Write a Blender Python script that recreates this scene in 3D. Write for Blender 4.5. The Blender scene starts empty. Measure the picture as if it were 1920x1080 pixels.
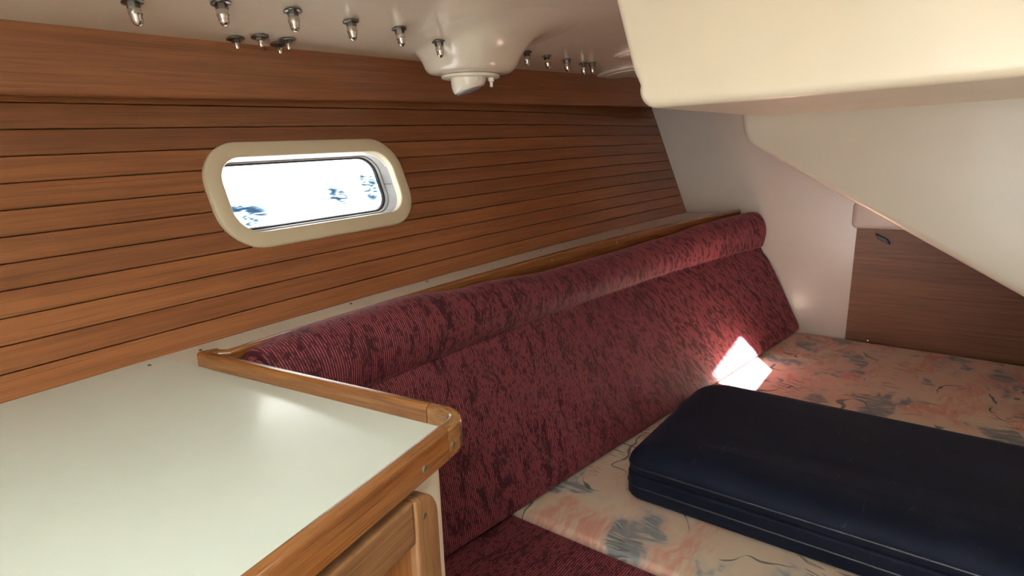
import bpy, bmesh, math, random
from mathutils import Vector, Matrix
random.seed(7)
S = bpy.context.scene
COL = S.collection
ZO = 1.3                      # eye height above the cabin sole; all z below are given relative to the eye

# ------------------------------------------------------------------ camera, sky, sun, exposure
cd = bpy.data.cameras.new('camera'); cd.sensor_width = 36; cd.lens = 21.0; cd.clip_start = 0.02
cam = bpy.data.objects.new('camera', cd); COL.objects.link(cam); S.camera = cam
r_, u_, b_ = Vector((.596376, -.802183, -.028952)), Vector((.202758, .115644, .972376)), Vector((-.776676, -.585772, .231617))
cam.matrix_world = Matrix(((r_.x, u_.x, b_.x, 0), (r_.y, u_.y, b_.y, 0), (r_.z, u_.z, b_.z, ZO), (0, 0, 0, 1)))

W = bpy.data.worlds.new('sky'); S.world = W; W.use_nodes = True
bg = W.node_tree.nodes['Background']; bg.inputs[0].default_value = (.96, 1.0, .965, 1); bg.inputs[1].default_value = 7.0
SUN_DIR = Vector((1.65, .42, -1.11)).normalized()
sd = bpy.data.lights.new('sun', 'SUN'); sd.energy = 430; sd.angle = math.radians(.55); sd.color = (1, .95, .86)
sun = bpy.data.objects.new('sun', sd); COL.objects.link(sun)
sun.rotation_euler = SUN_DIR.to_track_quat('-Z', 'Y').to_euler(); sun.location = (-3, -1, 4)
S.view_settings.view_transform = 'Standard'; S.view_settings.look = 'None'; S.view_settings.gamma = 1
S.view_settings.exposure = 0.32; S.view_settings.use_curve_mapping = False
S.cycles.use_denoising = True
S.cycles.max_bounces = 16; S.cycles.diffuse_bounces = 10; S.cycles.glossy_bounces = 6; S.cycles.transparent_max_bounces = 16
S.cycles.sample_clamp_indirect = 8

# ------------------------------------------------------------------ node helpers
class NT:
    def __init__(s, name):
        s.m = bpy.data.materials.new(name); s.m.use_nodes = True
        s.t = s.m.node_tree; s.b = s.t.nodes['Principled BSDF']; s.out = s.t.nodes['Material Output']
    def n(s, typ, **kw):
        nd = s.t.nodes.new(typ)
        for k, v in kw.items():
            if k.startswith('_'): setattr(nd, k[1:], v)
        return nd
    def link(s, a, b): s.t.links.new(a, b)
    def val(s, sock, v):
        if hasattr(v, 'node'): s.link(v, sock)
        else: sock.default_value = v
    def math(s, op, a, b=0.0, c=None, clamp=False):
        nd = s.n('ShaderNodeMath', _operation=op); nd.use_clamp = clamp
        s.val(nd.inputs[0], a); s.val(nd.inputs[1], b)
        if c is not None: s.val(nd.inputs[2], c)
        return nd.outputs[0]
    def mix(s, f, a, b):
        nd = s.n('ShaderNodeMix', _data_type='RGBA')
        s.val(nd.inputs[0], f)
        for k, v in ((6, a), (7, b)):
            s.val(nd.inputs[k], v if hasattr(v, 'node') else (*v, 1))
        return nd.outputs[2]
    def coord(s, kind='UV', scale=(1, 1, 1), loc=(0, 0, 0)):
        tc = s.n('ShaderNodeTexCoord'); mp = s.n('ShaderNodeMapping')
        s.link(tc.outputs[kind], mp.inputs[0]); mp.inputs['Scale'].default_value = scale
        if hasattr(loc, 'node'): s.link(loc, mp.inputs['Location'])
        else: mp.inputs['Location'].default_value = loc
        return mp.outputs[0]
    def noise(s, vec, scale, detail=3, rough=.5, dist=0.0):
        nd = s.n('ShaderNodeTexNoise'); s.link(vec, nd.inputs['Vector'])
        nd.inputs['Scale'].default_value = scale; nd.inputs['Detail'].default_value = detail
        nd.inputs['Roughness'].default_value = rough; nd.inputs['Distortion'].default_value = dist
        return nd.outputs[0]
    def ramp(s, f, a, b):        # smooth 0..1 between a and b
        nd = s.n('ShaderNodeMapRange', _interpolation_type='SMOOTHSTEP')
        s.val(nd.inputs[0], f); nd.inputs[1].default_value = a; nd.inputs[2].default_value = b
        return nd.outputs[0]
    def sep(s, vec):
        nd = s.n('ShaderNodeSeparateXYZ'); s.link(vec, nd.inputs[0]); return nd.outputs
    def bump(s, h, strength, dist=.001):
        nd = s.n('ShaderNodeBump'); s.link(h, nd.inputs['Height'])
        nd.inputs['Strength'].default_value = strength; nd.inputs['Distance'].default_value = dist
        s.link(nd.outputs[0], s.b.inputs['Normal'])
    def set(s, **kw):
        for k, v in kw.items():
            k = k.replace('_', ' ')
            sk = s.b.inputs[k]
            if not hasattr(v, 'node') and isinstance(v, tuple) and len(v) == 3: v = (*v, 1)
            s.val(sk, v)
        return s

def plain(name, col, rough=.5, metal=0., coat=0., bump=0.):
    t = NT(name); t.set(Base_Color=col, Roughness=rough, Metallic=metal, Coat_Weight=coat, Coat_Roughness=.15)
    if bump:
        t.bump(t.noise(t.coord('Object'), 60, 3), bump, .002)
    return t.m

def gelcoat(name, col, rough=.28, wear=.06, speck=0.0):
    t = NT(name); v = t.coord('Object')
    n1 = t.noise(v, 5, 4, .55); n2 = t.noise(v, 260, 2, .5)
    dark = tuple(c * (1 - wear * 2.2) for c in col)
    c = t.mix(t.ramp(n1, .35, .7), col, dark)
    if speck:
        n3 = t.noise(v, 420, 1, .5)
        c = t.mix(t.math('MULTIPLY', t.ramp(n3, .70, .76), speck), c, (.95, .92, .85))
    t.set(Base_Color=c, Roughness=rough, Coat_Weight=.15, Coat_Roughness=.12)
    t.bump(t.math('ADD', t.math('MULTIPLY', n1, 1.0), t.math('MULTIPLY', n2, .05)), .25, .004)
    return t.m

def wood(name, light, dark, rough=.38, coat=.35, uscale=1.0, plank=True, contrast=1.0, bands=8.0, kind='UV'):
    """long-grained timber; u runs with the grain, in metres"""
    t = NT(name)
    oi = t.n('ShaderNodeObjectInfo')
    off = t.math('MULTIPLY', oi.outputs['Random'], 37.0)
    cb = t.n('ShaderNodeCombineXYZ'); t.link(off, cb.inputs[0]); t.link(off, cb.inputs[1]); t.link(off, cb.inputs[2])
    v0 = t.coord(kind, (1, 1, 1), cb.outputs[0])
    def st(a, b):
        mp = t.n('ShaderNodeMapping'); t.link(v0, mp.inputs[0]); mp.inputs['Scale'].default_value = (a, b, b); return mp.outputs[0]
    big = t.noise(st(1.3 * uscale, 16), bands / 8, 3, .55, .6)
    mid = t.noise(st(2.2 * uscale, 70), 1.6, 4, .6, .3)
    fine = t.noise(st(14 * uscale, 420), 1.6, 3, .6)
    streak = t.noise(st(2.5 * uscale, 240), 1.6, 2, .5)
    f = t.math('ADD', t.math('MULTIPLY', big, .45), t.math('ADD', t.math('MULTIPLY', mid, .5), t.math('MULTIPLY', fine, .22)))
    f = t.ramp(f, .58 - .2 / contrast, .58 + .2 / contrast)
    c = t.mix(f, light, dark)
    pore = t.ramp(streak, .56, .66)
    c = t.mix(t.math('MULTIPLY', pore, .40 * contrast), c, tuple(x * .38 for x in dark))
    if plank:
        hv = t.n('ShaderNodeHueSaturation'); t.link(c, hv.inputs['Color'])
        t.link(t.math('ADD', .86, t.math('MULTIPLY', oi.outputs['Random'], .28)), hv.inputs['Value']); c = hv.outputs[0]
    t.set(Base_Color=c, Roughness=rough, Coat_Weight=coat, Coat_Roughness=.22, Specular_IOR_Level=.4)
    t.bump(t.math('ADD', fine, streak), .10, .0008)
    return t.m

def burgundy(name):
    t = NT(name); v = t.coord('UV'); u = t.sep(v)
    warp = t.noise(t.coord('UV', (7, 5, 1)), 1, 2, .5)
    uu = t.math('ADD', u[0], t.math('MULTIPLY', warp, .016))
    rib = t.math('SINE', t.math('MULTIPLY', uu, 2 * math.pi / .0047))
    cr = t.n('ShaderNodeCombineXYZ'); t.link(t.math('MULTIPLY', uu, 1 / .0047), cr.inputs[0]); t.link(t.math('MULTIPLY', u[1], 70), cr.inputs[1])
    broken = t.noise(cr.outputs[0], 1, 2, .6)                            # ribs come and go
    ribm = t.math('MULTIPLY', t.ramp(rib, .0, .75), t.ramp(broken, .36, .50))
    cw = t.n('ShaderNodeCombineXYZ'); t.link(t.math('MULTIPLY', uu, 30), cw.inputs[0]); t.link(t.math('MULTIPLY', u[1], 11), cw.inputs[1])
    sw = t.noise(cw.outputs[0], 1.0, 4, .6, 1.2)                         # swirled tone
    sw2 = t.noise(t.coord('UV', (95, 42, 1)), 1.0, 3, .6, 1.8)
    mask = t.ramp(t.math('ADD', t.math('MULTIPLY', sw, .6), t.math('MULTIPLY', sw2, .4)), .41, .50)
    dark = (.034, .0030, .0080); pink = (.255, .066, .078); mid = (.056, .0058, .0130)
    c = t.mix(mask, dark, mid)
    c = t.mix(t.math('MULTIPLY', mask, ribm), c, pink)
    # the marbled figure of the weave, ribs closing up into it towards the aft end
    cm = t.n('ShaderNodeCombineXYZ'); t.link(t.math('ADD', t.math('MULTIPLY', uu, 30), t.math('MULTIPLY', u[1], 16)), cm.inputs[0]); t.link(t.math('SUBTRACT', t.math('MULTIPLY', u[1], 11), t.math('MULTIPLY', uu, 7)), cm.inputs[1])
    mb = t.noise(cm.outputs[0], 1.0, 5, .62, 2.2)
    cf = t.mix(t.ramp(mb, .44, .51), (.032, .0030, .0082), (.205, .042, .060))
    cf = t.mix(t.math('MULTIPLY', ribm, .25), cf, pink)
    c = t.mix(t.math('MULTIPLY', t.ramp(t.math('ADD', u[0], t.math('MULTIPLY', warp, .5)), 1.35, 2.25), .92), c, cf)
    t.set(Base_Color=c, Roughness=.7, Sheen_Weight=.18, Sheen_Roughness=.3, Sheen_Tint=(.9, .38, .45), Specular_IOR_Level=.25)
    t.bump(t.math('ADD', t.math('MULTIPLY', rib, .35), t.math('MULTIPLY', mask, .5)), .35, .0012)
    return t.m

def floral(name):
    t = NT(name)
    v = t.coord('Object')
    warp = t.n('ShaderNodeTexNoise'); t.link(v, warp.inputs['Vector']); warp.inputs['Scale'].default_value = 7; warp.inputs['Detail'].default_value = 2
    mv = t.n('ShaderNodeVectorMath', _operation='MULTIPLY_ADD'); t.link(warp.outputs['Color'], mv.inputs[0])
    mv.inputs[1].default_value = (.09, .09, .0); t.link(v, mv.inputs[2]); w = mv.outputs[0]
    def mp(sc, rot=0, loc=(0, 0, 0)):
        m = t.n('ShaderNodeMapping'); t.link(w, m.inputs[0]); m.inputs['Scale'].default_value = sc; m.inputs['Rotation'].default_value = (0, 0, rot); m.inputs['Location'].default_value = loc
        return m.outputs[0]
    base = t.mix(t.ramp(t.noise(mp((5, 5, 1)), 1, 2), .35, .65), (.52, .415, .325), (.50, .355, .28))
    brush = t.ramp(t.noise(mp((16, 70, 1), .7), 1, 3, .6), .30, .60)
    p = t.math('MULTIPLY', t.ramp(t.noise(mp((5, 8, 1), .5, (3, 1, 0)), 1.0, 3, .55), .46, .62), brush)
    c = t.mix(t.math('MULTIPLY', p, .75), base, (.48, .185, .155))
    # slate-blue brush patches: a pale wash with darker dry-brush strokes in it
    gn = t.noise(mp((6.5, 9, 1), -.6, (8, 2, 0)), 1.0, 3, .5)
    c = t.mix(t.math('MULTIPLY', t.ramp(gn, .50, .60), .55), c, (.33, .33, .33))
    g = t.math('MULTIPLY', t.ramp(gn, .555, .61), t.ramp(t.noise(mp((120, 18, 1), .4), 1, 3, .6), .36, .50))
    c = t.mix(t.math('MULTIPLY', g, .8), c, (.12, .15, .175))
    # thin dark pen lines that swell and fade, and hatching
    ln = t.noise(mp((4.6, 6.4, 1), .3, (1, 7, 0)), 1.0, 1.2, .4)
    wid = t.math('MULTIPLY', t.ramp(t.noise(mp((8, 8, 1), 0, (4, 4, 0)), 1, 2), .46, .72), .016)
    line = t.math('LESS_THAN', t.math('ABSOLUTE', t.math('SUBTRACT', ln, .52)), wid)
    c = t.mix(t.math('MULTIPLY', line, .85), c, (.055, .08, .09))
    ht = t.math('MULTIPLY', t.ramp(t.noise(mp((170, 15, 1), -.3), 1, 2, .5), .57, .61), t.ramp(t.noise(mp((9, 9, 1), 0, (2, 9, 0)), 1, 2), .56, .61))
    c = t.mix(t.math('MULTIPLY', ht, .8), c, (.075, .09, .095))
    t.set(Base_Color=c, Roughness=.8, Sheen_Weight=.08, Specular_IOR_Level=.2)
    t.bump(t.noise(v, 900, 2), .12, .0006)
    return t.m

def navy(name):
    t = NT(name); v = t.coord('Object')
    n1 = t.noise(t.coord('Object', (18, 7, 18)), 1, 4, .6, .5)
    mark = t.math('MULTIPLY', t.ramp(t.noise(t.coord('Object', (14, 34, 14)), 1, 4, .7, 1.0), .64, .72), .25)
    c = t.mix(t.ramp(n1, .35, .7), (.0042, .0050, .0110), (.0060, .0072, .0155))
    c = t.mix(mark, c, (.075, .085, .11))
    t.set(Base_Color=c, Roughness=.62, Sheen_Weight=.04, Sheen_Roughness=.4, Sheen_Tint=(.45, .55, 1.0), Specular_IOR_Level=.14, Specular_Tint=(.62, .72, 1.0))
    t.bump(t.noise(v, 700, 2), .1, .0005)
    return t.m

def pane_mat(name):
    """clear acrylic with blue-grey reflections painted into its tint as streaks"""
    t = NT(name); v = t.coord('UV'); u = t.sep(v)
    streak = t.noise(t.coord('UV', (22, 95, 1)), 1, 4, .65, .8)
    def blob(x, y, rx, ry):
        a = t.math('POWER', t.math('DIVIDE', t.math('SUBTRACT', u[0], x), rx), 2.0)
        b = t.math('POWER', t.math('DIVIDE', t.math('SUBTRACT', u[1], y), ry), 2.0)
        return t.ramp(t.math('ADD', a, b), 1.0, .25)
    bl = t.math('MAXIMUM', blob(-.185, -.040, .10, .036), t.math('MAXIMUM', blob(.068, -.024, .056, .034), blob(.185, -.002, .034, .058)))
    refl_tint = t.math('MULTIPLY', bl, t.ramp(streak, .42, .56))
    c = t.mix(refl_tint, (1, 1, 1), (.090, .145, .200))  # streak tint stands in for reflections in the glass
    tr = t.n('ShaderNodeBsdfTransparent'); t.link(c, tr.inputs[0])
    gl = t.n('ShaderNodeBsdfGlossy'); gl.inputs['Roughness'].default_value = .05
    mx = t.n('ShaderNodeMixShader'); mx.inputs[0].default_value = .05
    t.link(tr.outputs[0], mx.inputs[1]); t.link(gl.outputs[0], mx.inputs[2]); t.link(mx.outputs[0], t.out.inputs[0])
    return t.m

M = {}
M['plank'] = wood('teak_planking', (.265, .097, .033), (.155, .049, .0165), .36, .35, contrast=.9)
M['valance'] = wood('teak_valance', (.275, .102, .040), (.168, .057, .022), .34, .35, plank=False, contrast=.9)
M['rail'] = wood('oiled_teak', (.255, .100, .027), (.135, .044, .0115), .26, .6, plank=False, uscale=1.6, contrast=1.1)
M['corner'] = wood('end_grain_teak', (.24, .110, .038), (.14, .057, .018), .24, .6, plank=False, uscale=12, contrast=1.1)
M['doorwood'] = wood('worn_teak', (.25, .122, .050), (.14, .061, .024), .5, .1, plank=True, uscale=2, contrast=1.2)
M['doorpanel'] = wood('teak_panel', (.28, .115, .034), (.175, .062, .018), .4, .25, plank=False, contrast=1)
M['aftpanel'] = wood('walnut_panel', (.175, .070, .030), (.10, .036, .0155), .5, .05, plank=False, contrast=1.2)
M['groove'] = plain('dark_batten', (.03, .011, .005), .8)
M['gel_ceiling'] = gelcoat('ceiling_gelcoat', (.67, .575, .465), .22, .03, .5)
M['gel_bulk'] = gelcoat('bulkhead_gelcoat', (.60, .53, .48), .26, .02)
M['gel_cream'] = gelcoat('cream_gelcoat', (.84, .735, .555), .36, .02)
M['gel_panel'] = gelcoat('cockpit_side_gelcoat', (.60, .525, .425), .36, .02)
M['laminate'] = gelcoat('white_laminate', (.62, .665, .625), .27, .015)
M['shelfwhite'] = gelcoat('shelf_laminate', (.62, .565, .51), .42, .02)
M['cabwhite'] = plain('cream_paint', (.76, .70, .58), .4)
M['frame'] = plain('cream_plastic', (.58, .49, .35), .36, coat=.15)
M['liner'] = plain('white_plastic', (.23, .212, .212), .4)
M['gasket'] = plain('black_rubber', (.016, .018, .022), .45)
M['pane'] = pane_mat('painted_reflection_pane')
M['steel'] = plain('stainless_steel', (.58, .54, .49), .16, 1.0)
M['steel_dull'] = plain('dull_steel', (.20, .185, .17), .32, 1.0)
M['brass'] = plain('brass_screw', (.30, .23, .14), .55, 1.0)
M['darkscrew'] = plain('dark_screw', (.05, .045, .04), .5, .4)
M['lampwhite'] = plain('lamp_plastic', (.80, .73, .62), .28, coat=.3)
M['lens'] = plain('ribbed_lens', (.22, .23, .25), .4, bump=.8)
M['black'] = plain('black_plastic', (.010, .010, .012), .4)
M['burgundy'] = burgundy('burgundy_chenille'); M['floral'] = floral('floral_ticking'); M['navy'] = navy('navy_cover')
M['piping'] = plain('navy_piping', (.006, .007, .014), .5)
_t = NT('frosted_acrylic'); _tr = _t.n('ShaderNodeBsdfTranslucent'); _tr.inputs[0].default_value = (.46, .50, .49, 1)
_t.link(_tr.outputs[0], _t.out.inputs[0]); M['frosted'] = _t.m
M['sole'] = wood('sole_boards', (.25, .11, .045), (.14, .055, .022), .4, .3, plank=False)
M['hidden'] = plain('bare_plywood', (.35, .24, .14), .7)

# ------------------------------------------------------------------ mesh helpers
def link(o, parent=None):
    COL.objects.link(o)
    if parent is not None:
        o.parent = parent; o.matrix_parent_inverse = Matrix.Translation(-Vector(parent.location))
    return o

def mesh(name, verts, faces, mat, parent=None, uv=None, smooth=35, local=False):
    """verts relative to the eye height unless local"""
    me = bpy.data.meshes.new(name)
    me.from_pydata([tuple(v) if local else (v[0], v[1], v[2] + ZO) for v in verts], [], faces)
    if uv is not None:
        ul = me.uv_layers.new(name='UVMap')
        for lp in me.loops: ul.data[lp.index].uv = uv[lp.vertex_index]
    bm = bmesh.new(); bm.from_mesh(me); bmesh.ops.recalc_face_normals(bm, faces=bm.faces); bm.to_mesh(me); bm.free()
    if smooth:
        for p in me.polygons: p.use_smooth = True
        me.set_sharp_from_angle(angle=math.radians(smooth))
    me.materials.append(mat)
    o = bpy.data.objects.new(name, me)
    return link(o, parent)

def tag(o, label=None, cat=None, group=None, kind=None):
    if label: o['label'] = label
    if cat: o['category'] = cat
    if group: o['group'] = group
    if kind: o['kind'] = kind
    return o

def empty(name, loc, label, cat, group=None, kind=None):
    o = bpy.data.objects.new(name, None); o.empty_display_size = .05
    o.location = (loc[0], loc[1], loc[2] + ZO); COL.objects.link(o)
    return tag(o, label, cat, group, kind)

def loft(loops, closed=True, cap0=False, cap1=False, uv=False):
    """stitch equal-length loops; returns verts, faces, uv (u along the loops' sequence, v round the loop)"""
    V, F, UV = [], [], []
    n = len(loops[0])
    U = 0.0
    for i, L in enumerate(loops):
        if i: U += (Vector(L[0]) - Vector(loops[i - 1][0])).length
        v = 0.0
        for j, p in enumerate(L):
            if j: v += (Vector(p) - Vector(L[j - 1])).length
            V.append(tuple(p)); UV.append((U, v))
    for i in range(len(loops) - 1):
        for j in range(n if closed else n - 1):
            a, b = i * n + j, i * n + (j + 1) % n
            F.append((a, b, b + n, a + n))
    if cap0: F.append(tuple(range(n - 1, -1, -1)))
    if cap1: F.append(tuple((len(loops) - 1) * n + j for j in range(n)))
    return V, F, UV

def prism(poly, d0, d1, fn, bevel=0.0, seg=3):
    """poly in (a, b) extruded between depths d0 -> d1 through fn(a, b, d); the d1 rim is rounded by `bevel`"""
    c = Vector((sum(p[0] for p in poly) / len(poly), sum(p[1] for p in poly) / len(poly)))
    def inset(k):
        if k == 0: return poly
        n = len(poly); out = []
        area = sum(poly[i][0] * poly[(i + 1) % n][1] - poly[(i + 1) % n][0] * poly[i][1] for i in range(n))
        sg = 1 if area > 0 else -1
        for i in range(n):
            p0, p1, p2 = Vector(poly[i - 1]), Vector(poly[i]), Vector(poly[(i + 1) % n])
            e1, e2 = (p1 - p0), (p2 - p1)
            if e1.length < 1e-9 or e2.length < 1e-9: out.append(tuple(p1)); continue
            e1.normalize(); e2.normalize()
            n1, n2 = Vector((-e1.y, e1.x)) * sg, Vector((-e2.y, e2.x)) * sg
            m = n1 + n2; q = max(.35, 1 + n1.dot(n2))
            out.append(tuple(p1 + m * (k / q)))
        return out
    s = 1 if d1 > d0 else -1
    loops = [[fn(a, b, d0) for a, b in poly]]
    if bevel:
        for i in range(seg + 1):
            th = math.pi / 2 * i / seg
            loops.append([fn(a, b, d1 - s * bevel * (1 - math.sin(th))) for a, b in inset(bevel * (1 - math.cos(th)))])
    else:
        loops.append([fn(a, b, d1) for a, b in poly])
    V, F, _ = loft(loops, True, True, True)
    UV = [(p[0], p[1]) for L in loops for p in (poly if len(L) == len(poly) else L)]
    return V, F, UV

def rrect(a0, a1, b0, b1, r, seg=6):
    """rounded rectangle outline; r may be a 4-tuple (bl, br, tr, tl)"""
    R4 = (r,) * 4 if not isinstance(r, tuple) else r
    out = []
    for (cx, cy, th, rr) in ((a0, b0, 180, R4[0]), (a1, b0, 270, R4[1]), (a1, b1, 0, R4[2]), (a0, b1, 90, R4[3])):
        ox, oy = cx + (rr if cx == a0 else -rr), cy + (rr if cy == b0 else -rr)
        if rr <= 0: out.append((cx, cy)); continue
        for i in range(seg + 1):
            t = math.radians(th + 90 * i / seg); out.append((ox + rr * math.cos(t), oy + rr * math.sin(t)))
    return out

def lathe(prof, n=24, cx=0, cy=0, cz=0):
    loops = [[(cx + r * math.cos(2 * math.pi * k / n), cy + r * math.sin(2 * math.pi * k / n), cz + z) for k in range(n)] for r, z in prof]
    return loft(loops, True, True, True)

def quadbox(x0, x1, y0, y1, z0, z1):
    V = [(x, y, z) for z in (z0, z1) for x, y in ((x0, y0), (x1, y0), (x1, y1), (x0, y1))]
    return V, [(0, 1, 2, 3), (4, 5, 6, 7), (0, 1, 5, 4), (1, 2, 6, 5), (2, 3, 7, 6), (3, 0, 4, 7)]

# ------------------------------------------------------------------ the hull surface
ZCOUNTER = -.315
XB = 2.64                     # aft bulkhead
ZBED = -.792
PW = .0409                    # plank pitch
def y_foot(x): return .9805 + .0811 * x - .0297 * x * x
def hull(x, s, d=0.0):
    """point on the ceiling-planked hull side: x aft, s up the slope from shelf level, d inboard"""
    a0 = .7521 - .097 * x + .0073 * x * x
    f = min(1.0, max(0.0, (x - 1.2) / 1.44)); f = f * f * (3 - 2 * f)       # the sections straighten towards the bulkhead
    a = (a0 - 1.1767 * s / 2) * (1 - f) + .371 * f
    loc = (a0 - 1.1767 * s) * (1 - f) + .371 * f # local slope, for the offset direction
    return (x, y_foot(x) + s * math.sin(a) - d * math.cos(loc), ZCOUNTER + s * math.cos(a) + d * math.sin(loc))
WX, WS = .833, .2675          # window centre on the hull
WHX, WHS, WR = .223, .0785, .052   # half sizes and corner radius of its opening
WX2 = -.50                    # a second portlight further forward, out of the picture
def in_hole(x, s, m):
    if x < .1: x += WX - WX2
    qx, qs = abs(x - WX) - (WHX + m - (WR + m)), abs(s - WS) - (WHS + m - (WR + m))
    return math.hypot(max(qx, 0), max(qs, 0)) + min(max(qx, qs), 0) < WR + m
def strip(s_rows, xs, d_rows, hole):
    V, F, UV = [], [], []
    n = len(s_rows)
    for x in xs:
        for s, d in zip(s_rows, d_rows):
            V.append(hull(x, s, d)); UV.append((x, s))
    for i in range(len(xs) - 1):
        for j in range(n - 1):
            if hole:
                xm, sm = (xs[i] + xs[i + 1]) / 2, (s_rows[j] + s_rows[j + 1]) / 2
                if in_hole(xm, sm, hole): continue
            F.append((i * n + j, i * n + j + 1, (i + 1) * n + j + 1, (i + 1) * n + j))
    return V, F, UV
def frange(a, b, st):
    n = max(1, round((b - a) / st)); return [a + (b - a) * i / n for i in range(n + 1)]

xs_c = frange(-.95, XB + .02, .03); xs_f = frange(-.95, -.81, .04)[:-1] + frange(-.81, -.19, .008)[:-1] + frange(-.19, .52, .04)[:-1] + frange(.52, 1.14, .008)[:-1] + frange(1.14, XB + .02, .04)
srow = frange(-.02, .62, .01)
V, F, UV = strip(srow, xs_f, [-.008] * len(srow), .012)
n0 = len(V)
V2, F2, UV2 = strip(srow, xs_f, [-.030] * len(srow), .012)
wall_left = mesh('wall_left', V + V2, F + [tuple(k + n0 for k in f) for f in F2], M['groove'], uv=UV + UV2)
tag(wall_left, 'curved hull side lined with varnished teak planks around the portlight', 'wall', kind='structure')
x_end = XB - .004
for k in range(0, 13):
    s0, s1 = k * PW + .0009, (k + 1) * PW - .0009
    near = s1 > WS - WHS - .02 and s0 < WS + WHS + .02
    if near:
        inner = frange(s0 + .0009, s1 - .0009, .0075)
        rows = [s0, s0] + inner + [s1, s1]; dep = [-.008, -.0010] + [0] * len(inner) + [-.0010, -.008]
        xs = [min(x, x_end) for x in xs_f]
    else:
        rows = [s0, s0, s0 + .0009, s1 - .0009, s1, s1]; dep = [-.008, -.0010, 0, 0, -.0010, -.008]
        xs = [min(x, x_end) for x in xs_c]
    V, F, UV = strip(rows, xs, dep, .012 if near else 0)
    mesh('plank', V, F, M['plank'], wall_left, uv=UV, smooth=18)

# teak valance board under the deck edge
vb = [(.10, .475), (.107, .717), (.117, 1.061), (.126, 1.575), (.142, 2.35), (.147, 2.66)]
def vz(x, tab):
    if x <= tab[0][1]: return tab[0][0] + (x - tab[0][1]) * .02
    for (z0, x0), (z1, x1) in zip(tab, tab[1:]):
        if x <= x1: return z0 + (z1 - z0) * (x - x0) / (x1 - x0)
    return tab[-1][0]
def vy(x):   # inboard face of the board
    t = [(-.95, 1.165), (.475, 1.182), (.8, 1.184), (1.06, 1.182), (1.575, 1.166), (2.0, 1.14), (2.35, 1.115), (2.66, 1.088)]
    for (x0, y0), (x1, y1) in zip(t, t[1:]):
        if x <= x1: return y0 + (y1 - y0) * (x - x0) / (x1 - x0)
    return t[-1][1]
loops = []
for x in frange(-.95, XB - .002, .06):
    y, zb = vy(x) - .010, vz(x, vb)
    pr = [(.006, 0), (.0026, .0009), (.0008, .003), (0, .007), (-.001, .03), (.002, .15), (.020, .15), (.020, 0)]
    loops.append([(x, y + a, zb + b) for a, b in pr])
V, F, UV = loft(loops, True, True, True)
trim = mesh('trim_1', V, F, M['valance'], uv=UV)
tag(trim, 'wide reddish teak valance board under the deckhead above the planking', 'trim', kind='structure')
for (x, dz) in ((.745, .098), (1.72, .055)):
    V, F, _ = lathe([(.0005, -.0015), (.0022, -.001), (.0022, .001)], 10)
    V = [(x + p[0], vy(x) - .011 + p[2], vz(x, vb) + dz + p[1]) for p in V]
    mesh('screw', V, F, M['darkscrew'], trim)

# ------------------------------------------------------------------ deckhead (ceiling) with an unseen opening shaped for the sun patch
def zceil(x, y): return .206 + .02 * (x - .49) + .12 * (1.184 - y)
patch = [(1.885, .604), (2.280, .617), (2.225, .555), (2.07, .450), (1.78, .450)]       # where the sun falls, at bed level
hatch = []  # unseen opening, outline traced back along the sun from its patch
for (x, y) in patch:
    t = (.33 - ZBED) / -SUN_DIR.z
    hatch.append((x - SUN_DIR.x * t, y - SUN_DIR.y * t))
hc = Vector((sum(p[0] for p in hatch) / 5, sum(p[1] for p in hatch) / 5))
def ring(scale_pts, n=40):
    L = []
    m = len(scale_pts)
    for i in range(m):
        a, b = Vector(scale_pts[i]), Vector(scale_pts[(i + 1) % m])
        for k in range(n // m): L.append(a.lerp(b, k / (n // m)))
    return L
inner = ring(hatch); outer = []
X0, X1, Y0, Y1 = -.10, XB + .05, -.80, 1.22
for p in inner:
    d = (p - hc).normalized()
    t = min((X1 - hc.x) / d.x if d.x > 0 else 9e9, (X0 - hc.x) / d.x if d.x < 0 else 9e9,
            (Y1 - hc.y) / d.y if d.y > 0 else 9e9, (Y0 - hc.y) / d.y if d.y < 0 else 9e9)
    outer.append(hc + d * t)
# the outline must reach the four corners
def snap(corner):
    i = min(range(len(outer)), key=lambda k: (outer[k] - Vector(corner)).length); outer[i] = Vector(corner)
for c in ((X0, Y0), (X1, Y0), (X1, Y1), (X0, Y1)): snap(c)
loops = [[(p.x, p.y, zceil(p.x, p.y) + .045) for p in outer], [(p.x, p.y, zceil(p.x, p.y) + .045) for p in inner],
         [(p.x, p.y, zceil(p.x, p.y)) for p in inner]]
for k in range(1, 9):
    loops.append([(q.x, q.y, zceil(q.x, q.y)) for q in (p.lerp(o, k / 8) for p, o in zip(inner, outer))])
loops.append(loops[0])
V, F, _ = loft(loops, True)
ceiling = tag(mesh('ceiling', V, F, M['gel_ceiling']), 'glossy beige gelcoat underside of the side deck', 'ceiling', kind='structure')

def deck_piece(x0, x1, y0, y1, t0=0.0, t1=.045):
    V = [(x, y, zceil(x, y) + t) for t in (t0, t1) for x, y in ((x0, y0), (x1, y0), (x1, y1), (x0, y1))]
    return V, [(0, 1, 2, 3), (4, 5, 6, 7), (0, 1, 5, 4), (1, 2, 6, 5), (2, 3, 7, 6), (3, 0, 4, 7)]
HX0, HX1, HY0, HY1 = -.78, -.16, -.40, .40
for q in ((-1.06, HX0, -.80, 1.22), (HX1, -.0995, -.80, 1.22), (HX0, HX1, -.80, HY0), (HX0, HX1, HY1, 1.22)):
    V, F = deck_piece(*q); mesh('deck_section', V, F, M['gel_ceiling'], ceiling, smooth=0)
hatch_o = empty('window_downlight', (-.5, 0, .34), 'unseen frosted deck hatch overhead, added as a soft downlight forward of the berth', 'hatch', kind='structure')  # unseen hatch, added and frosted to spread the sun as downlight
V, F = deck_piece(HX0 - .02, HX1 + .02, HY0 - .02, HY1 + .02, .046, .058)
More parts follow.
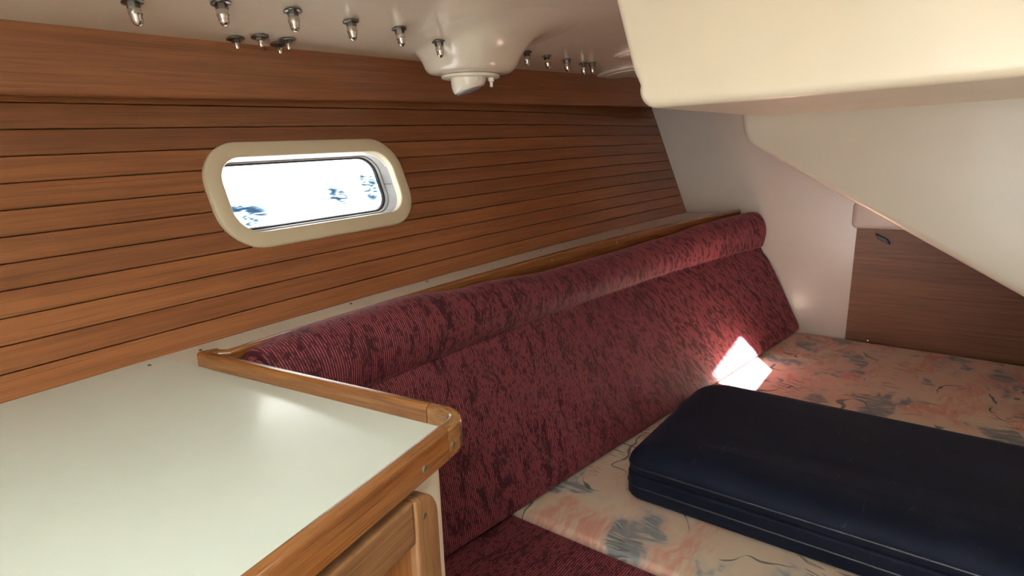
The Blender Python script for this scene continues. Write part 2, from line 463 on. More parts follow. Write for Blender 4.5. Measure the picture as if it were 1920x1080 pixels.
mesh('frosted_pane', V, F, M['frosted'], hatch_o, smooth=0)

# moulded lamp pod in the deckhead
PC = (1.176, .994); ZP = zceil(*PC)
loops = []
prof = [(.215, .002), (.195, .0002), (.175, -.0012), (.155, -.0032), (.138, -.0062), (.124, -.011), (.113, -.0185), (.106, -.029), (.100, -.043), (.096, -.056), (.091, -.0645), (.084, -.0695), (.068, -.072), (.05, -.072)]
for r, dz in prof:
    L = []
    for k in range(56):
        th = 2 * math.pi * k / 56; c, s = math.cos(th), math.sin(th)
        e = 3.2 if r < .12 else 2.4
        q = r / (abs(c) ** e + abs(s) ** e) ** (1 / e)
        x, y = PC[0] + q * c, PC[1] + q * s * (1.0 if s > 0 else 1.0 + .45 * min(1, max(0, (r - .085) / .06)))
        lift = (zceil(x, y) - ZP) * min(1, max(0, (r - .085) / .05))
        L.append((x, min(y, 1.20), ZP + dz + lift))
    loops.append(L)
V, F, _ = loft(loops, True, False, True)
mesh('lamp_pod', V, F, M['gel_ceiling'], ceiling, smooth=60)

# reading lamp on the pod
LZ = ZP - .072
lamp = empty('reading_lamp', (PC[0], PC[1], LZ), 'white plastic reading lamp with ribbed lens under the moulded pod', 'lamp')
V, F, _ = lathe([(.066, 0), (.070, -.0012), (.071, -.002), (.071, -.0068), (.069, -.008), (.02, -.008)], 40, PC[0], PC[1], LZ)
mesh('base_plate', V, F, M['lampwhite'], lamp)
# tilting shell: a bowl cut by a sloping plane
view = Vector((.62, -.78, 0)).normalized()            # image-right direction on the deckhead
SC = Vector((PC[0], PC[1], LZ - .008)) - view * .006
loops = []
for i in range(9):
    f = i / 8
    L = []
    for k in range(36):
        th = 2 * math.pi * k / 36
        side = math.cos(th)
        depth = .0275 + .0095 * -side                  # deeper on the left
        r = .043 * math.cos(f * .75)
        pt = SC + view * (r * math.cos(th)) + Vector((-view.y, view.x, 0)) * (r * math.sin(th))
        L.append((pt.x, pt.y, SC.z - depth * math.sin(f * math.pi / 2)))
    loops.append(L)
V, F, _ = loft(loops, True, True, False)
shell = mesh('shell', V, F, M['lampwhite'], lamp, smooth=60)
lens_c = Vector((0, 0, 0))
for p in loops[-1]: lens_c += Vector(p) / 36
L1 = [tuple(lens_c + (Vector(p) - lens_c) * .97 + Vector((0, 0, .001))) for p in loops[-1]]
L2 = [tuple(lens_c + (Vector(p) - lens_c) * .9 + Vector((0, 0, -.0035))) for p in loops[-1]]
L3 = [tuple(lens_c + (Vector(p) - lens_c) * .3 + Vector((0, 0, -.006))) for p in loops[-1]]
V, F, _ = loft([L1, L2, L3], True, True, True)
tag(mesh('lens', V, F, M['lens'], lamp), 'grey ribbed lens')
sp = Vector((PC[0], PC[1], LZ - .008)) + view * .050
V, F, _ = lathe([(.0075, 0), (.0075, -.007), (.0068, -.0085), (.0042, -.009), (.0036, -.020), (.002, -.0215)], 16, sp.x, sp.y, sp.z)
mesh('switch', V, F, M['lampwhite'], lamp)

# two round plates on the deckhead near the cockpit moulding
for (x, y, r, lab) in ((2.12, 1.045, .105, 'large flat round plate on the deckhead beside the valance board'), (1.80, .880, .045, 'small round plate on the deckhead tucked behind the cockpit moulding')):
    e = empty('deck_plate', (x, y, zceil(x, y)), lab, 'deck plate', 'round plates on the deckhead')
    for nm, rr, h0, h1 in (('flange', r, .004, -.008), ('cover', r * .72, -.006, -.012)):
        pr = [(rr, h0), (rr, h1 + .003), (rr - .003, h1), (rr * .5, h1 - .001)]
        V, F, _ = lathe(pr, 40)
        V = [(x + p[0], y + p[1], zceil(x + p[0], y + p[1]) + p[2]) for p in V]
        mesh(nm, V, F, M['gel_ceiling'], e)

# cap nuts: one mesh set, copied
def nut_meshes(tall):
    def mk(nm, prof, n, mat, rot=0):
        me_v, me_f, _ = lathe(prof, n)
        if rot: me_v = [(p[0] * math.cos(rot) - p[1] * math.sin(rot), p[0] * math.sin(rot) + p[1] * math.cos(rot), p[2]) for p in me_v]
        o = mesh(nm, me_v, me_f, mat, local=True, smooth=30); me = o.data; bpy.data.objects.remove(o); return me
    if tall:
        return [('washer', mk('washer', [(.0080, .003), (.0140, -.0016), (.0152, -.0022), (.0152, -.0040), (.0140, -.0046)], 24, M['steel_dull'])),
                ('hex_nut', mk('hex_nut', [(.0088, -.001), (.0094, -.002), (.0094, -.0125), (.0086, -.0135)], 6, M['steel_dull'])),
                ('cap', mk('cap', [(.0090, -.0128), (.0096, -.0145), (.0096, -.0205), (.0084, -.0225), (.0082, -.028), (.0068, -.033), (.0040, -.0358), (.0012, -.0368)], 12, M['steel'], .3))]
    return [('washer', mk('washer', [(.0080, .003), (.0150, -.0016), (.0165, -.0022), (.0165, -.0038), (.0150, -.0044)], 24, M['steel_dull'])),
            ('hex_nut', mk('hex_nut', [(.0078, -.001), (.0082, -.002), (.0080, -.009), (.0072, -.0098)], 6, M['steel_dull'])),
            ('bolt_end', mk('bolt_end', [(.0044, -.009), (.0044, -.019), (.0032, -.0215), (.001, -.022)], 12, M['steel']))]
tallm, shortm = nut_meshes(True), nut_meshes(False)
nuts = [(.436, 1.015, 1, 'leftmost tall cap nut on the deckhead, at the photo edge'), (.546, .968, 1, 'large cap nut second from the left in the long deckhead row'),
        (.665, .954, 1, 'tall cap nut right above the four short bolts on the deckhead'), (.795, .962, 1, 'cap nut in the deckhead row, third before the lamp pod'),
        (.918, .962, 1, 'cap nut in the deckhead row, second before the lamp pod'), (1.050, .977, 1, 'cap nut directly against the left flank of the lamp pod'),
        (1.415, .994, 1, 'first cap nut to the right of the lamp pod'), (1.524, 1.000, 1, 'second cap nut to the right of the lamp pod'),
        (1.645, 1.008, 1, 'third cap nut to the right of the lamp pod'), (1.769, 1.022, 1, 'left one of the touching cap nut pair beside the large round plate'),
        (1.800, 1.008, 1, 'right one of the touching cap nut pair beside the large round plate'),
        (.663, 1.140, 0, 'leftmost of the four short washered bolts by the valance'), (.697, 1.112, 0, 'second short washered bolt from the left by the valance'),
        (.758, 1.146, 0, 'lowest of the four short washered bolts, touching the valance'), (.757, 1.113, 0, 'rightmost of the four short washered bolts by the valance')]
for i, (x, y, tall, lab) in enumerate(nuts):
    e = empty('cap_nut' if tall else 'washered_bolt', (x, y, zceil(x, y) - (.009 if i == 5 else 0)), lab, 'cap nut' if tall else 'bolt', 'cap nuts along the deckhead' if tall else 'short bolts by the valance')
    e.rotation_euler = (-.119, -.02, 0)               # square to the deckhead
    rz = random.uniform(0, 1)
    for nm, me in (tallm if tall else shortm):
        o = bpy.data.objects.new(nm, me); COL.objects.link(o); o.parent = e; o.rotation_euler = (random.uniform(-.04, .04), random.uniform(-.04, .04), rz)

# ------------------------------------------------------------------ portlight in the hull side
def portlight(wname, wlab, WXc):
    o_ = Vector(hull(WXc, WS)); ux = (Vector(hull(WXc + .2, WS)) - Vector(hull(WXc - .2, WS))).normalized()
    us = Vector(hull(WXc, WS + .09)) - Vector(hull(WXc, WS - .09)); us = (us - ux * us.dot(ux)).normalized(); un = ux.cross(us)
    if un.y > 0: un = -un
    ends = [Vector(hull(WXc, WS + .1)), Vector(hull(WXc, WS - .1))]
    o_ = (o_ + (ends[0] + ends[1]) / 2) / 2
    def wp(a, b, d): p = o_ + ux * a + us * (b + .34 * max(0, -d - .010)) + un * d; return (p.x, p.y, p.z)   # the tunnel runs out level through the sloping side
    def wring(ext, d): return [wp(a, b, d) for a, b in rrect(-WHX - ext, WHX + ext, -WHS - ext, WHS + ext, WR + ext, 10)]
    win = empty(wname, hull(WXc, WS - .11, 0), wlab, 'window', kind='structure')
    V, F, _ = loft([wring(.0335, -.008), wring(.0335, .0065), wring(.0320, .0095), wring(.0290, .0112), wring(.016, .0118), wring(.0035, .0112), wring(.001, .0102), wring(0, .008), wring(-.0005, -.012), wring(.004, -.012), wring(.006, -.008), wring(.0335, -.008)], True)
    mesh('frame', V, F, M['frame'], win, smooth=50)
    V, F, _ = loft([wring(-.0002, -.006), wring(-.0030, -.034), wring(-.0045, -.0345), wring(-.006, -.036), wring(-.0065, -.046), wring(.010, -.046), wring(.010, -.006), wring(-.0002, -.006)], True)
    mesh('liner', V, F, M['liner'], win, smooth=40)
    V, F, _ = loft([wring(-.0060, -.0445), wring(-.0095, -.0445), wring(-.0115, -.047), wring(-.0115, -.052), wring(-.003, -.052), wring(-.0060, -.0445)], True)
    mesh('gasket', V, F, M['gasket'], win, smooth=40)
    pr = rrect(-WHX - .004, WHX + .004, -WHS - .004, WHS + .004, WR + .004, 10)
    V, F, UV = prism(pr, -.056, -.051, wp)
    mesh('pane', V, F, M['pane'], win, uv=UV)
    V, F = [wp(a, b, d) for a, b, d in ((WHX - .0045, -.004, -.036), (WHX - .002, -.004, -.012), (WHX - .002, -.0025, -.012), (WHX - .0045, -.0025, -.036))], [(0, 1, 2, 3)]
    V += [wp(a - .0006, b, d) for a, b, d in ((WHX - .0045, -.004, -.036), (WHX - .002, -.004, -.012), (WHX - .002, -.0025, -.012), (WHX - .0045, -.0025, -.036))]
    F += [(4, 5, 6, 7), (0, 1, 5, 4), (1, 2, 6, 5), (2, 3, 7, 6), (3, 0, 4, 7)]
    mesh('liner_seam', V, F, M['gasket'], win, smooth=0)
portlight('window_1', 'small portlight with rounded cream frame in the teak planked hull side', WX)
portlight('window_2', 'second portlight further forward in the planked hull side above the counter', WX2)

# ------------------------------------------------------------------ aft bulkhead, its lip, other shell walls
def yfold(z): return .663 + (z + .284) * .61 if z > -.284 else .663 + (z + .284) * .3
def xbulk(y, z):
    d = y - yfold(z)                      # >0 towards the hull
    return XB - .02 - (.030 * max(-1.0, min(1.0, d / .03)) if False else 0) + .10 * .5 * (math.sqrt(d * d + .0016) - d) * 0.9 + .02
V, F, n = [], [], 0
ys = frange(-.80, 1.32, .02); zs = frange(-1.3, .42, .03)
for y in ys:
    for z in zs: V.append((xbulk(y, z), y, z))
m = len(zs)
for i in range(len(ys) - 1):
    for j in range(m - 1): F.append((i * m + j, i * m + j + 1, (i + 1) * m + j + 1, (i + 1) * m + j))
k0 = len(V)
V += [(XB + .16, v[1], v[2]) for v in V]; F += [tuple(k + k0 for k in f) for f in F]
wall_back = tag(mesh('wall_back', V, F, M['gel_bulk'], smooth=60), 'smooth pinkish white moulded bulkhead at the foot of the berth', 'wall', kind='structure')
def fx(y, z, d): return (xbulk(y, z) - d, y, z)
lip = rrect(-.70, .330, -.350, -.245, (.004, .022, .022, .004), 6)
V, F, UV = prism(lip, -.02, .045, fx, .018, 5)
mesh('moulded_lip', V, F, M['gel_bulk'], wall_back, smooth=60)

panel = empty('door_1', (XB, -.1, -.82), 'dark walnut locker door in the white bulkhead at the foot of the berth', 'door', kind='structure')
V, F, UV = prism([(-.60, -.83), (.313, -.83), (.313, -.352), (-.60, -.352)], -.01, .006, fx, .0015, 2)
mesh('board', V, F, M['aftpanel'], panel, uv=UV, smooth=0)
V, F, UV = prism(rrect(-.025, .025, -.012, .012, .005, 3), 0, .014, lambda a, b, d: fx(.223 + a * .9 - b * -.45 - .0, -.389 + a * .42 + b * .9, .006 + d), .003, 3)
tag(mesh('latch', V, F, M['black'], panel), 'small black latch')
V, F, _ = lathe([(.005, 0), (.005, .008), (.0035, .011), (.001, .012)], 12)
V = [fx(.232 + p[0], -.796 + p[1], .006 + p[2]) for p in V]
tag(mesh('pin', V, F, M['steel'], panel), 'bright steel pin')

V, F = quadbox(-1.02, XB + .2, -.84, -.80, -1.3, .48)
tag(mesh('wall_right', V, F, M['gel_bulk'], smooth=0), 'white moulded side of the berth under the cockpit', 'wall', kind='structure')
# forward wall with the doorway to the saloon
V, F = [], []
for b in (quadbox(-1.06, -1.02, -.84, -.62, -1.3, .50), quadbox(-1.06, -1.02, .12, 1.40, -1.3, .42), quadbox(-1.06, -1.02, -.62, .12, .20, .56)):
    k = len(V); V += b[0]; F += [tuple(i + k for i in f) for f in b[1]]
tag(mesh('wall_front', V, F, M['gel_bulk'], smooth=0), 'white forward bulkhead with the doorway to the saloon', 'wall', kind='structure')
V, F = quadbox(-4.2, -1.061, -2.4, 1.9, .56, .62)  # unseen roof, added to keep direct sun out of the doorway
tag(mesh('ceiling_sun_block', V, F, M['gel_bulk'], smooth=0), 'unseen white roof added beyond the doorway to block the sun', 'ceiling', kind='structure')
V, F = quadbox(-1.06, XB + .2, -.84, 1.40, -1.33, -1.30)
tag(mesh('floor', V, F, M['sole'], uv=[(p[0], p[1]) for p in V], smooth=0), 'teak cabin sole', 'floor', kind='structure')
V, F = quadbox(-1.06, XB + .2, 1.075, 1.11, -1.31, -.322)
tag(mesh('wall_left_lower', V, F, M['hidden'], smooth=0), 'hull side below the shelf, behind the lockers', 'wall', kind='structure')

# ------------------------------------------------------------------ cockpit moulding at top right
cock = empty('ceiling_cockpit', (1.15, 0, .06), 'big cream cockpit moulding hanging over the foot of the berth', 'cockpit moulding', kind='structure')
def fxa(x0):
    return lambda y, z, d: (x0 - d, y, z)
up = [(.620, .36), (.606, .312), (.594, .270), (.572, .195), (.556, .140)]
arc = []
cx, cz, rr = .504, .1005, .036
for i in range(9):
    t = math.radians(-12 - 78 * i / 8 + 26 * (1 - i / 8)); arc.append((cx + rr * math.cos(t) + .002, cz + rr * math.sin(t)))
poly = up + arc + [(.30, .0665), (.10, .071), (-.25, .079), (-.80, .092), (-.80, .40), (.2, .40)]
V, F, UV = prism(poly, -1.54, 0, fxa(1.15), .020, 6)
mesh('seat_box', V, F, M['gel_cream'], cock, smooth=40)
poly = [(.570, .12), (.570, .061), (.562, .025), (.556, .008), (.547, -.007), (.533, -.019), (.39, -.103), (.135, -.247), (-.20, -.437), (-.60, -.66), (-.80, -.66), (-.80, .12)]
V, F, UV = prism(poly, -.76, 0, fxa(1.94), .020, 4)
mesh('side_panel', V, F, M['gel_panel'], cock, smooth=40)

# ------------------------------------------------------------------ counter, cabinet and rails at the left
SL = .174
def front(t, z, d, o=.352):      # point on the cabinet front; d out towards the cabin
    k = math.hypot(1, SL); return (t + d * SL / k, o + SL * t - d / k, z)
def yin(x): return .355 + SL * x          # inner edge of the front rail
def xin(y): return .399 + .058 * (.909 - y) / .447
RT, RH = -.293, .016          # rail top, rail thickness

cab = empty('cabinet', (.1, .6, -1.3), 'cream cabinet under the white counter with a teak framed door', 'cabinet')
body = [(-1.0, .356 - SL * 1.0)]
cr = .014; cxy = (.432, .356 + SL * .432)
body += [(cxy[0] - cr, cxy[1] - cr * SL), (cxy[0] - .004, cxy[1] + .0018), (cxy[0] - .0012, cxy[1] + .005), (cxy[0] - .0018, cxy[1] + cr), (.385, .93), (.385, 1.05), (-1.0, 1.05)]
V, F, UV = prism(body, -1.3, -.3262, lambda a, b, d: (a, b, d))
mesh('body', V, F, M['cabwhite'], cab, smooth=40)
door = bpy.data.objects.new('door', None); door.location = front(.2, -.6 + ZO, 0); link(door); door.parent = cab
door.matrix_parent_inverse = Matrix.Translation(-cab.location)
ZT, ZB2, TR, TL, FW = -.3425, -.86, .3985, -.06, .040
def dpart(nm, poly, d0, d1, mat, bev=.004, flip=False):
    V, F, UV = prism(poly, d0, d1, front, bev, 4)
    if flip: UV = [(b, a) for a, b in UV]
    o = mesh(nm, V, F, mat, None, uv=UV, smooth=40); o.parent = door
    o.matrix_parent_inverse = Matrix.Translation(-Vector(front(.2, -.6 + ZO, 0))); return o
q = rrect(TR - FW, TR, ZB2, ZT, (0, .02, .034, 0), 8)
dpart('stile', q, -.005, .013, M['doorwood'], flip=True)
q = rrect(TL, TL + FW, ZB2, ZT, (.02, 0, 0, .034), 8)
dpart('stile', q, -.005, .013, M['doorwood'], flip=True)
dpart('rail', [(TL + FW + .0006, ZT - .048), (TR - FW - .0006, ZT - .048), (TR - FW - .0006, ZT), (TL + FW + .0006, ZT)], -.005, .0125, M['doorwood'])
dpart('rail', [(TL + FW + .0006, ZB2), (TR - FW - .0006, ZB2), (TR - FW - .0006, ZB2 + .048), (TL + FW + .0006, ZB2 + .048)], -.005, .0125, M['doorwood'])
dpart('panel', [(TL + .02, ZB2 + .02), (TR - .02, ZB2 + .02), (TR - .02, ZT - .02), (TL + .02, ZT - .02)], -.004, .003, M['doorpanel'], .001, flip=True)
def screw(nm, P, axis, r, mat, parent, base=None):
    """flush screw head with a slot, axis pointing out of the surface"""
    V, F, _ = lathe([(r, -.002), (r, .0003), (r * .75, .0009), (r * .3, .0006)], 14)
    q = Vector((0, 0, 1)).rotation_difference(Vector(axis).normalized())
    V = [tuple(Vector(P) + q @ Vector(p)) for p in V]
    o = mesh(nm, V, F, mat, None)
    o.parent = parent; o.matrix_parent_inverse = Matrix.Translation(-(base if base is not None else parent.location)); return o
nf = (SL, -1, 0)
screw('screw', front(.3735, -.3665, .0128), nf, .0042, M['brass'], door, Vector(front(.2, -.6 + ZO, 0)))

top = empty('countertop', (.1, .65, ZCOUNTER - .01), 'white laminate counter with a teak fiddle rail beside the burgundy backrest', 'counter')
poly = [(-1.0, yin(-1.0) - .002)] + [(x, yin(x) - .002) for x in (-.5, 0, .3)] + [(.4570, .4330), (.4600, .4360), (xin(.6) + .002, .6), (xin(.80) + .002, .80), (xin(.909) + .002, .912), (.393, 1.02)] + [(x, y_foot(x) + .010) for x in (.3, .1, -.3, -1.0)]
V, F, UV = prism(poly, -.325, ZCOUNTER, lambda a, b, d: (a, b, d), 0)
mesh('top', V, F, M['laminate'], top, smooth=0)
# rail centre line: from the mitre, down the berth side, round the corner, along the front
h = RH / 2
A = Vector((.399 + h + .0035, .8845)); B0 = Vector((.459, .435))
dv1 = (Vector((.457, .462)) - Vector((.399, .909))).normalized(); dv2 = Vector((-1, -SL)).normalized()
n1 = Vector((-dv1.y, dv1.x)); n1 = n1 if n1.x > 0 else -n1
n2 = Vector((-dv2.y, dv2.x)); n2 = n2 if n2.y < 0 else -n2
Bc = B0 + (n1 + n2) * (h / (1 + n1.dot(n2)))
R_ = .030
path = []
def seg_pts(a, b, st):
    n = max(1, int((b - a).length / st)); return [a.lerp(b, k / n) for k in range(n + 1)]
j1, j2 = Bc - dv1 * .046, Bc + dv2 * .044
back_path = seg_pts(A, j1 - dv1 * .0006, .03)
arc = [Bc - dv1 * .0454]
p1, p2 = Bc - dv1 * R_, Bc + dv2 * R_
for k in range(11):
    t = k / 10; arc.append(p1 * (1 - t) ** 2 + Bc * 2 * t * (1 - t) + p2 * t * t)
arc.append(Bc + dv2 * .0434)
front_path = seg_pts(j2 + dv2 * .0006, Bc + dv2 * 1.42, .05)
def rail_mesh(nm, pts, z0, mat, parent, th=RH, miter0=None):
    loops = []
    for i, p in enumerate(pts):
        d = (pts[min(i + 1, len(pts) - 1)] - pts[max(i - 1, 0)]).normalized(); nn = Vector((-d.y, d.x))
        if i == 0 and miter0 is not None: nn = Vector(miter0)
        r = .0055; L = [(-th / 2, z0), ]
        for k in range(6):
            t = math.pi - math.pi / 2 * k / 5; L.append((-th / 2 + r + r * math.cos(t), RT - r + r * math.sin(t)))
        for k in range(6):
            t = math.pi / 2 - math.pi / 2 * k / 5; L.append((th / 2 - r + r * math.cos(t), RT - r + r * math.sin(t)))
        L += [(th / 2, z0 + .002), (th / 2 - .002, z0)]
        loops.append([(p.x + nn.x * a, p.y + nn.y * a, z) for a, z in L])
    V, F, UV = loft(loops, True, True, True)
    return mesh(nm, V, F, mat, parent, uv=UV, smooth=40)
rail_mesh('fiddle_rail', back_path, -.326, M['rail'], top)
tag(rail_mesh('corner_block', arc, -.331, M['corner'], top), 'rounded teak corner block')
rail_mesh('fiddle_rail', front_path, -.3315, M['rail'], top)
fr = lambda t, z: front(t, z, .0004, .3388)
screw('screw', fr(.381, -.3165), nf, .0042, M['brass'], top)
screw('screw', fr(.4335, -.3155), nf, .0042, M['brass'], top)
screw('screw', (.36, .980, ZCOUNTER), (0, 0, 1), .0028, M['darkscrew'], top)

# shelf along the hull behind the backrest, with its own teak rail
def yrail(x): return -.052 * x * x + .103 * x + .852       # hull side of the rail
shelf = empty('side_shelf', (1.5, .95, ZCOUNTER - .01), 'narrow beige shelf along the planked hull side behind the burgundy backrest', 'shelf')
xsr = frange(.394, XB - .003, .05)
poly = [(x, (yrail(x) - .008) if x > .44 else .916) for x in xsr] + [(x, y_foot(x) + .010) for x in reversed(xsr)]
V, F, UV = prism(poly, -.327, ZCOUNTER - .0004, lambda a, b, d: (a, b, d))
V = [(p[0], p[1], p[2]) for p in V]
mesh('board', V, F, M['shelfwhite'], shelf, smooth=0)
pts = [Vector((x, yrail(x) - h)) for x in frange(.436, XB - .014, .04)]
rail_mesh('fiddle_rail', [Vector((.424, .8915))] + pts, -.352, M['rail'], shelf)
V, F, UV = prism([(.4005, .9085), (.4035, .9135), (.410, .9145), (.432, .9065), (.432, .885), (.418, .884), (.4035, .885)], -.326, RT - .0005, lambda a, b, d: (a, b, d), .004, 3)
mesh('mitre_block', V, F, M['rail'], shelf, uv=[(b, a) for a, b in UV])
for x, y in ((.441, .984), (.772, 1.010), (1.008, 1.018), (1.497, 1.012), (2.018, .996)):
    screw('screw', (x, y, ZCOUNTER), (0, 0, 1), .0028, M['darkscrew'], shelf)
for x in (1.352, 1.70):
    screw('screw', (x, yrail(x) - RH, -.308), (0, -1, .2), .0036, M['brass'], shelf)

# ------------------------------------------------------------------ berth base, backrest, mattress, seat
base = empty('berth_base', (1.5, .2, -1.3), 'plywood berth base under the mattress and seat cushion', 'berth')
V, F = quadbox(.45, XB - .002, -.78, 1.07, -1.3, -.925)
mesh('box', V, F, M['hidden'], base, smooth=0)

def ybot(x): return .733 - .1315 * (x - .75)
def ztop(x):
    t = [(.43, -.288), (.55, -.279), (.75, -.280), (.98, -.300), (1.3, -.321), (1.6, -.324), (1.95, -.320), (2.25, -.307), (2.45, -.304), (2.64, -.303)]
    for (x0, z0), (x1, z1) in zip(t, t[1:]):
        if x <= x1: f = (x - x0) / (x1 - x0); f = f * f * (3 - 2 * f); return z0 + (z1 - z0) * f
    return t[-1][1]
def zcr(x): return -.402 - .024 * min(2.1, max(0, x - .6)) / 1.0
def wob(x, k, a): return a * (math.sin(x * 9 * k + 1.3 * k) + .6 * math.sin(x * 21 * k + 2.1))
def catmull(P, n):
    out = []
    for i in range(len(P) - 1):
        p0, p1, p2, p3 = P[max(i - 1, 0)], P[i], P[i + 1], P[min(i + 2, len(P) - 1)]
        for k in range(n):
            t = k / n
            out.append(tuple(.5 * (2 * b + (c - a) * t + (2 * a - 5 * b + 4 * c - d) * t * t + (3 * b - a - 3 * c + d) * t ** 3) for a, b, c, d in zip(p0, p1, p2, p3)))
    out.append(P[-1]); return out
def back_profile(x):
    yr = yrail(x) - RH - .002; zt = ztop(x); zc = zcr(x); yb = ybot(x)
    f = min(1, max(0, (x - .5) / .6))
    bul = .107 + wob(x, 1, .0012)
    yc = yr - .093
    P = [(yb + .125, ZBED + .01), (yb + .075, ZBED - .004), (yb + .012, ZBED + .000), (yb - .004, ZBED + .020),
         (yb - .006 + (yc - yb) * .20, ZBED + (zc - ZBED) * .25), (yb - .006 + (yc - yb) * .5, ZBED + (zc - ZBED) * .55),
         (yb - .002 + (yc - yb) * .80, ZBED + (zc - ZBED) * .84), (yc - .004, zc - .016), (yc + .004, zc), (yc - .006, zc + .014),
         (yr - bul, zc + (zt - zc) * .42), (yr - bul + .006, zc + (zt - zc) * .70), (yr - bul + .028, zt - .008), (yr - .052, zt + .002), (yr - .02, zt - .004), (yr - .001, zt - .024),
         (yr - .001, zc + .02), (yr + .0, zc - .04)]
    return catmull(P, 5)
back = empty('backrest_cushion', (1.5, .6, ZBED), 'long burgundy chenille backrest cushion with a rolled top edge', 'cushion')
xs = frange(.456, XB - .014, .012)
loops = []
for x in xs:
    L = back_profile(x)
    # shallow pull lines running down the panel
    out = []
    for i, (y, z) in enumerate(L):
        dz = (z - ZBED)
        w = max(0, min(1, dz / .05)) * max(0, min(1, (zcr(x) - z) / .06))
        t = x + .35 * dz
        dd = 0
        for c0, wd, am in ((1.06, .018, .008), (1.17, .022, .010), (1.30, .026, .007), (1.50, .03, .005), (1.78, .05, .004)):
            dd += am * math.exp(-((t - c0 + .55 * dz) / wd) ** 2) * math.exp(-((dz - .13) / .10) ** 2)
        out.append((x, y + w * dd + wob(x + z, 1.7, .0005) * w, z))
    loops.append(out)
def shrink(L, k, x):
    c = Vector((0, 0, 0))
    for p in L: c += Vector(p) / len(L)
    # pull the outline towards its mid-line to round the end
    res = []
    n = len(L)
    for i, p in enumerate(L):
        p0, p1 = Vector(L[max(i - 1, 0)]), Vector(L[min(i + 1, n - 1)])
        t = p1 - p0; nn = Vector((0, -t.z, t.y))
        if nn.length > 0: nn.normalize()
        if nn.dot(c - Vector(p)) < 0 and i < 28: nn = nn
        nn = Vector((0, t.z, -t.y)).normalized() if nn.length else nn
        res.append((x, p[1] + nn.y * -k * -1, p[2] + nn.z * k))
    return res
# rounded ends (normals point outwards on the front side: towards -y)
def end_round(L, xe, sgn):
    out = []
    for i in range(1, 6):
        th = math.pi / 2 * i / 5; r = .022
        k = r * (1 - math.cos(th)); xo = xe + sgn * r * math.sin(th) * .55
        R2 = []
        n = len(L)
        for j, p in enumerate(L):
            a, b = Vector(L[max(j - 1, 0)]), Vector(L[min(j + 1, n - 1)]); t = (b - a)
            inn = Vector((0, t.z, -t.y)); inn = inn.normalized() if inn.length > 1e-9 else Vector((0, 0, 0))
            R2.append((xo, p[1] + inn.y * k, p[2] + inn.z * k))
        out.append(R2)
    return out
loops = list(reversed(end_round(loops[0], xs[0], -1))) + loops + end_round(loops[-1], xs[-1], 1)
V, F, _ = loft(loops, True, True, True)
UV = []
for L in loops:
    v = 0
    for j, p in enumerate(L):
        if j: v += math.hypot(p[1] - L[j - 1][1], p[2] - L[j - 1][2])
        UV.append((p[0], v))
mesh('cover', V, F, M['burgundy'], back, uv=UV, smooth=70)

def slab(x0, x1, y0, y1, z0, z1, rc, er, crown=.006, shape=None, ex=1.0, lo=None):
    """soft upholstered slab: rounded plan, rounded top edge, slightly crowned top"""
    loops = []
    H = z1 - z0
    R4 = rc if isinstance(rc, tuple) else (rc,) * 4
    def plan(ins):
        return rrect(x0 + ins, x1 - ins, y0 + ins, y1 - ins, tuple(max(.004, r - ins) for r in R4), 8)
    lo = er * .5 if lo is None else lo
    prof = [(lo * (1 - math.sin(math.pi / 2 * i / 4)), z0 + lo * (1 - math.cos(math.pi / 2 * i / 4))) for i in range(5)]
    prof += [(er * ex * (1 - math.cos(math.pi / 2 * i / 9)), z1 - er + er * math.sin(math.pi / 2 * i / 9)) for i in range(10)]
    for ins, z in prof: loops.append([(a, b, z) for a, b in plan(ins)])
    W = min(x1 - x0, y1 - y0) / 2
    ring = plan(er * ex)
    cxm, cym = (x0 + x1) / 2, (y0 + y1) / 2
    for f in (.93, .85, .7, .5, .3, .12):
        loops.append([(cxm + (a - cxm) * f, cym + (b - cym) * f, z1 + crown * (1 - f ** 2)) for a, b in ring])
    if shape: loops = [[shape(*p) for p in L] for L in loops]
    V, F, _ = loft(loops, True, True, True)
    return V, F, [(p[0], p[1]) for p in V]

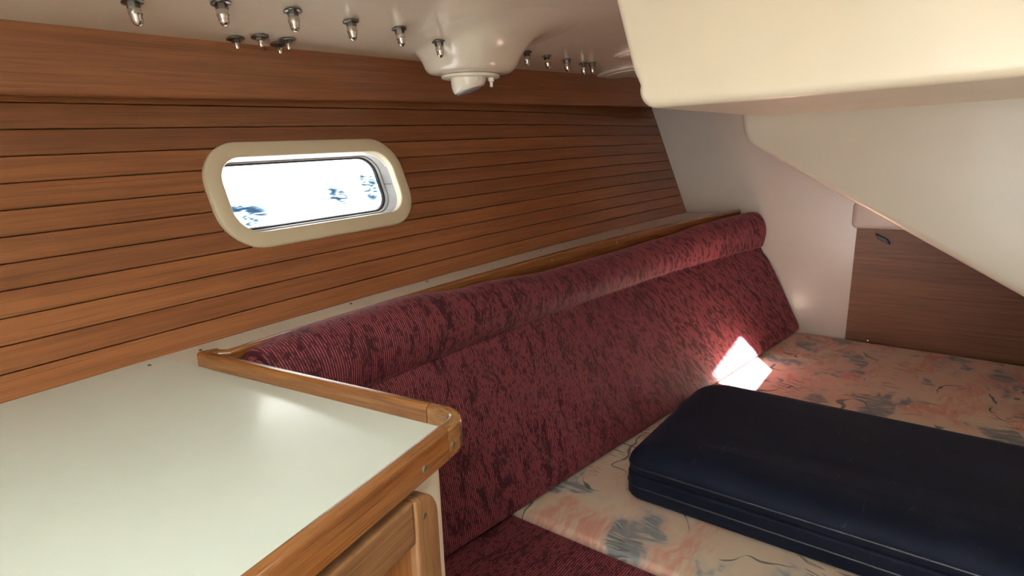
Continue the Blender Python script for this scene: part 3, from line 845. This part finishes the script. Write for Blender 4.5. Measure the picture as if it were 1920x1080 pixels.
def mat_shape(x, y, z):
    yb = ybot(x) + .03
    y2 = -.76 + (y + .76) * (yb + .76) / 1.5
    return (x, y2, z + .0025 * math.sin(x * 7 + y * 3) * (1 if z > ZBED - .03 else 0))
mat_ = empty('mattress', (1.8, 0, -.925), 'pale peach floral mattress with pink and slate brush marks on the berth', 'mattress')
V, F, UV = slab(.940, XB - .008, -.76, .74, -.925, ZBED - .004, .012, .022, .004, shape=mat_shape)
mesh('cover', V, F, M['floral'], mat_, uv=UV, smooth=70)
seat = empty('seat_cushion', (.7, .4, -.925), 'burgundy chenille seat cushion between the cabinet and the floral mattress', 'cushion')
def seat_shape(x, y, z): return (x, -.30 + (y + .30) * (ybot(x) + .03 + .30) / 1.0, z)
V, F, UV = slab(.452, .938, -.30, .70, -.925, ZBED - .006, .010, .014, .003, shape=seat_shape)
mesh('cover', V, F, M['burgundy'], seat, uv=[(b * 1.0, a) for a, b in UV], smooth=70)

# ------------------------------------------------------------------ navy folded cushion on the mattress
fc = empty('folded_cushion', (1.38, .1, ZBED), 'navy blue cushion folded in two layers lying on the floral mattress', 'cushion')
def sh1(x, y, z):
    return (x + .03 * (y - .5) * 0 , y + .0, z + .002 * math.sin(9 * x) * math.sin(5 * y))
V, F, UV = slab(1.122, 1.640, -.62, .548, ZBED + .003, ZBED + .066, (.03, .06, .085, .045), .008, .001, shape=sh1, lo=.012)
tag(mesh('lower_layer', V, F, M['navy'], fc, smooth=70), 'lower folded half')
def sh2(x, y, z):
    f = max(0, (y - .0) / .5)
    w = 0
    if z > ZBED + .125:
        for c0, a in ((.33, .004), (.20, .003), (.12, .0035), (-.05, .003)):
            w -= a * math.exp(-((y - c0) / .018) ** 2) * math.exp(-((x - 1.25) / .10) ** 2)
    return (x, y, z + w)
V, F, UV = slab(1.120, 1.640, -.62, .545, ZBED + .066, ZBED + .130, (.03, .06, .095, .045), .044, .005, shape=sh2, ex=1.7, lo=.007)
tag(mesh('upper_layer', V, F, M['navy'], fc, smooth=70), 'upper folded half')
def tube(nm, pts, r, mat, parent):
    loops = []
    n = len(pts)
    for i, p in enumerate(pts):
        a, b = Vector(pts[i - 1]), Vector(pts[(i + 1) % n]); d = (b - a).normalized(); s = d.cross(Vector((0, 0, 1))).normalized(); u = s.cross(d)
        loops.append([tuple(Vector(p) + s * (r * math.cos(2 * math.pi * k / 6)) + u * (r * math.sin(2 * math.pi * k / 6))) for k in range(6)])
    loops.append(loops[0]); V, F, _ = loft(loops, True); return mesh(nm, V, F, mat, parent)
for (ax, bx, ay, by, z, r) in ((1.1200, 1.6400, -.6200, .5450, ZBED + .085, (.03, .06, .095, .045)), (1.1220, 1.6400, -.6200, .5480, ZBED + .036, (.03, .06, .085, .045))):
    tube('piping', [(a, b, z) for a, b in rrect(ax, bx, ay, by, r, 10)], .0022, M['piping'], fc)
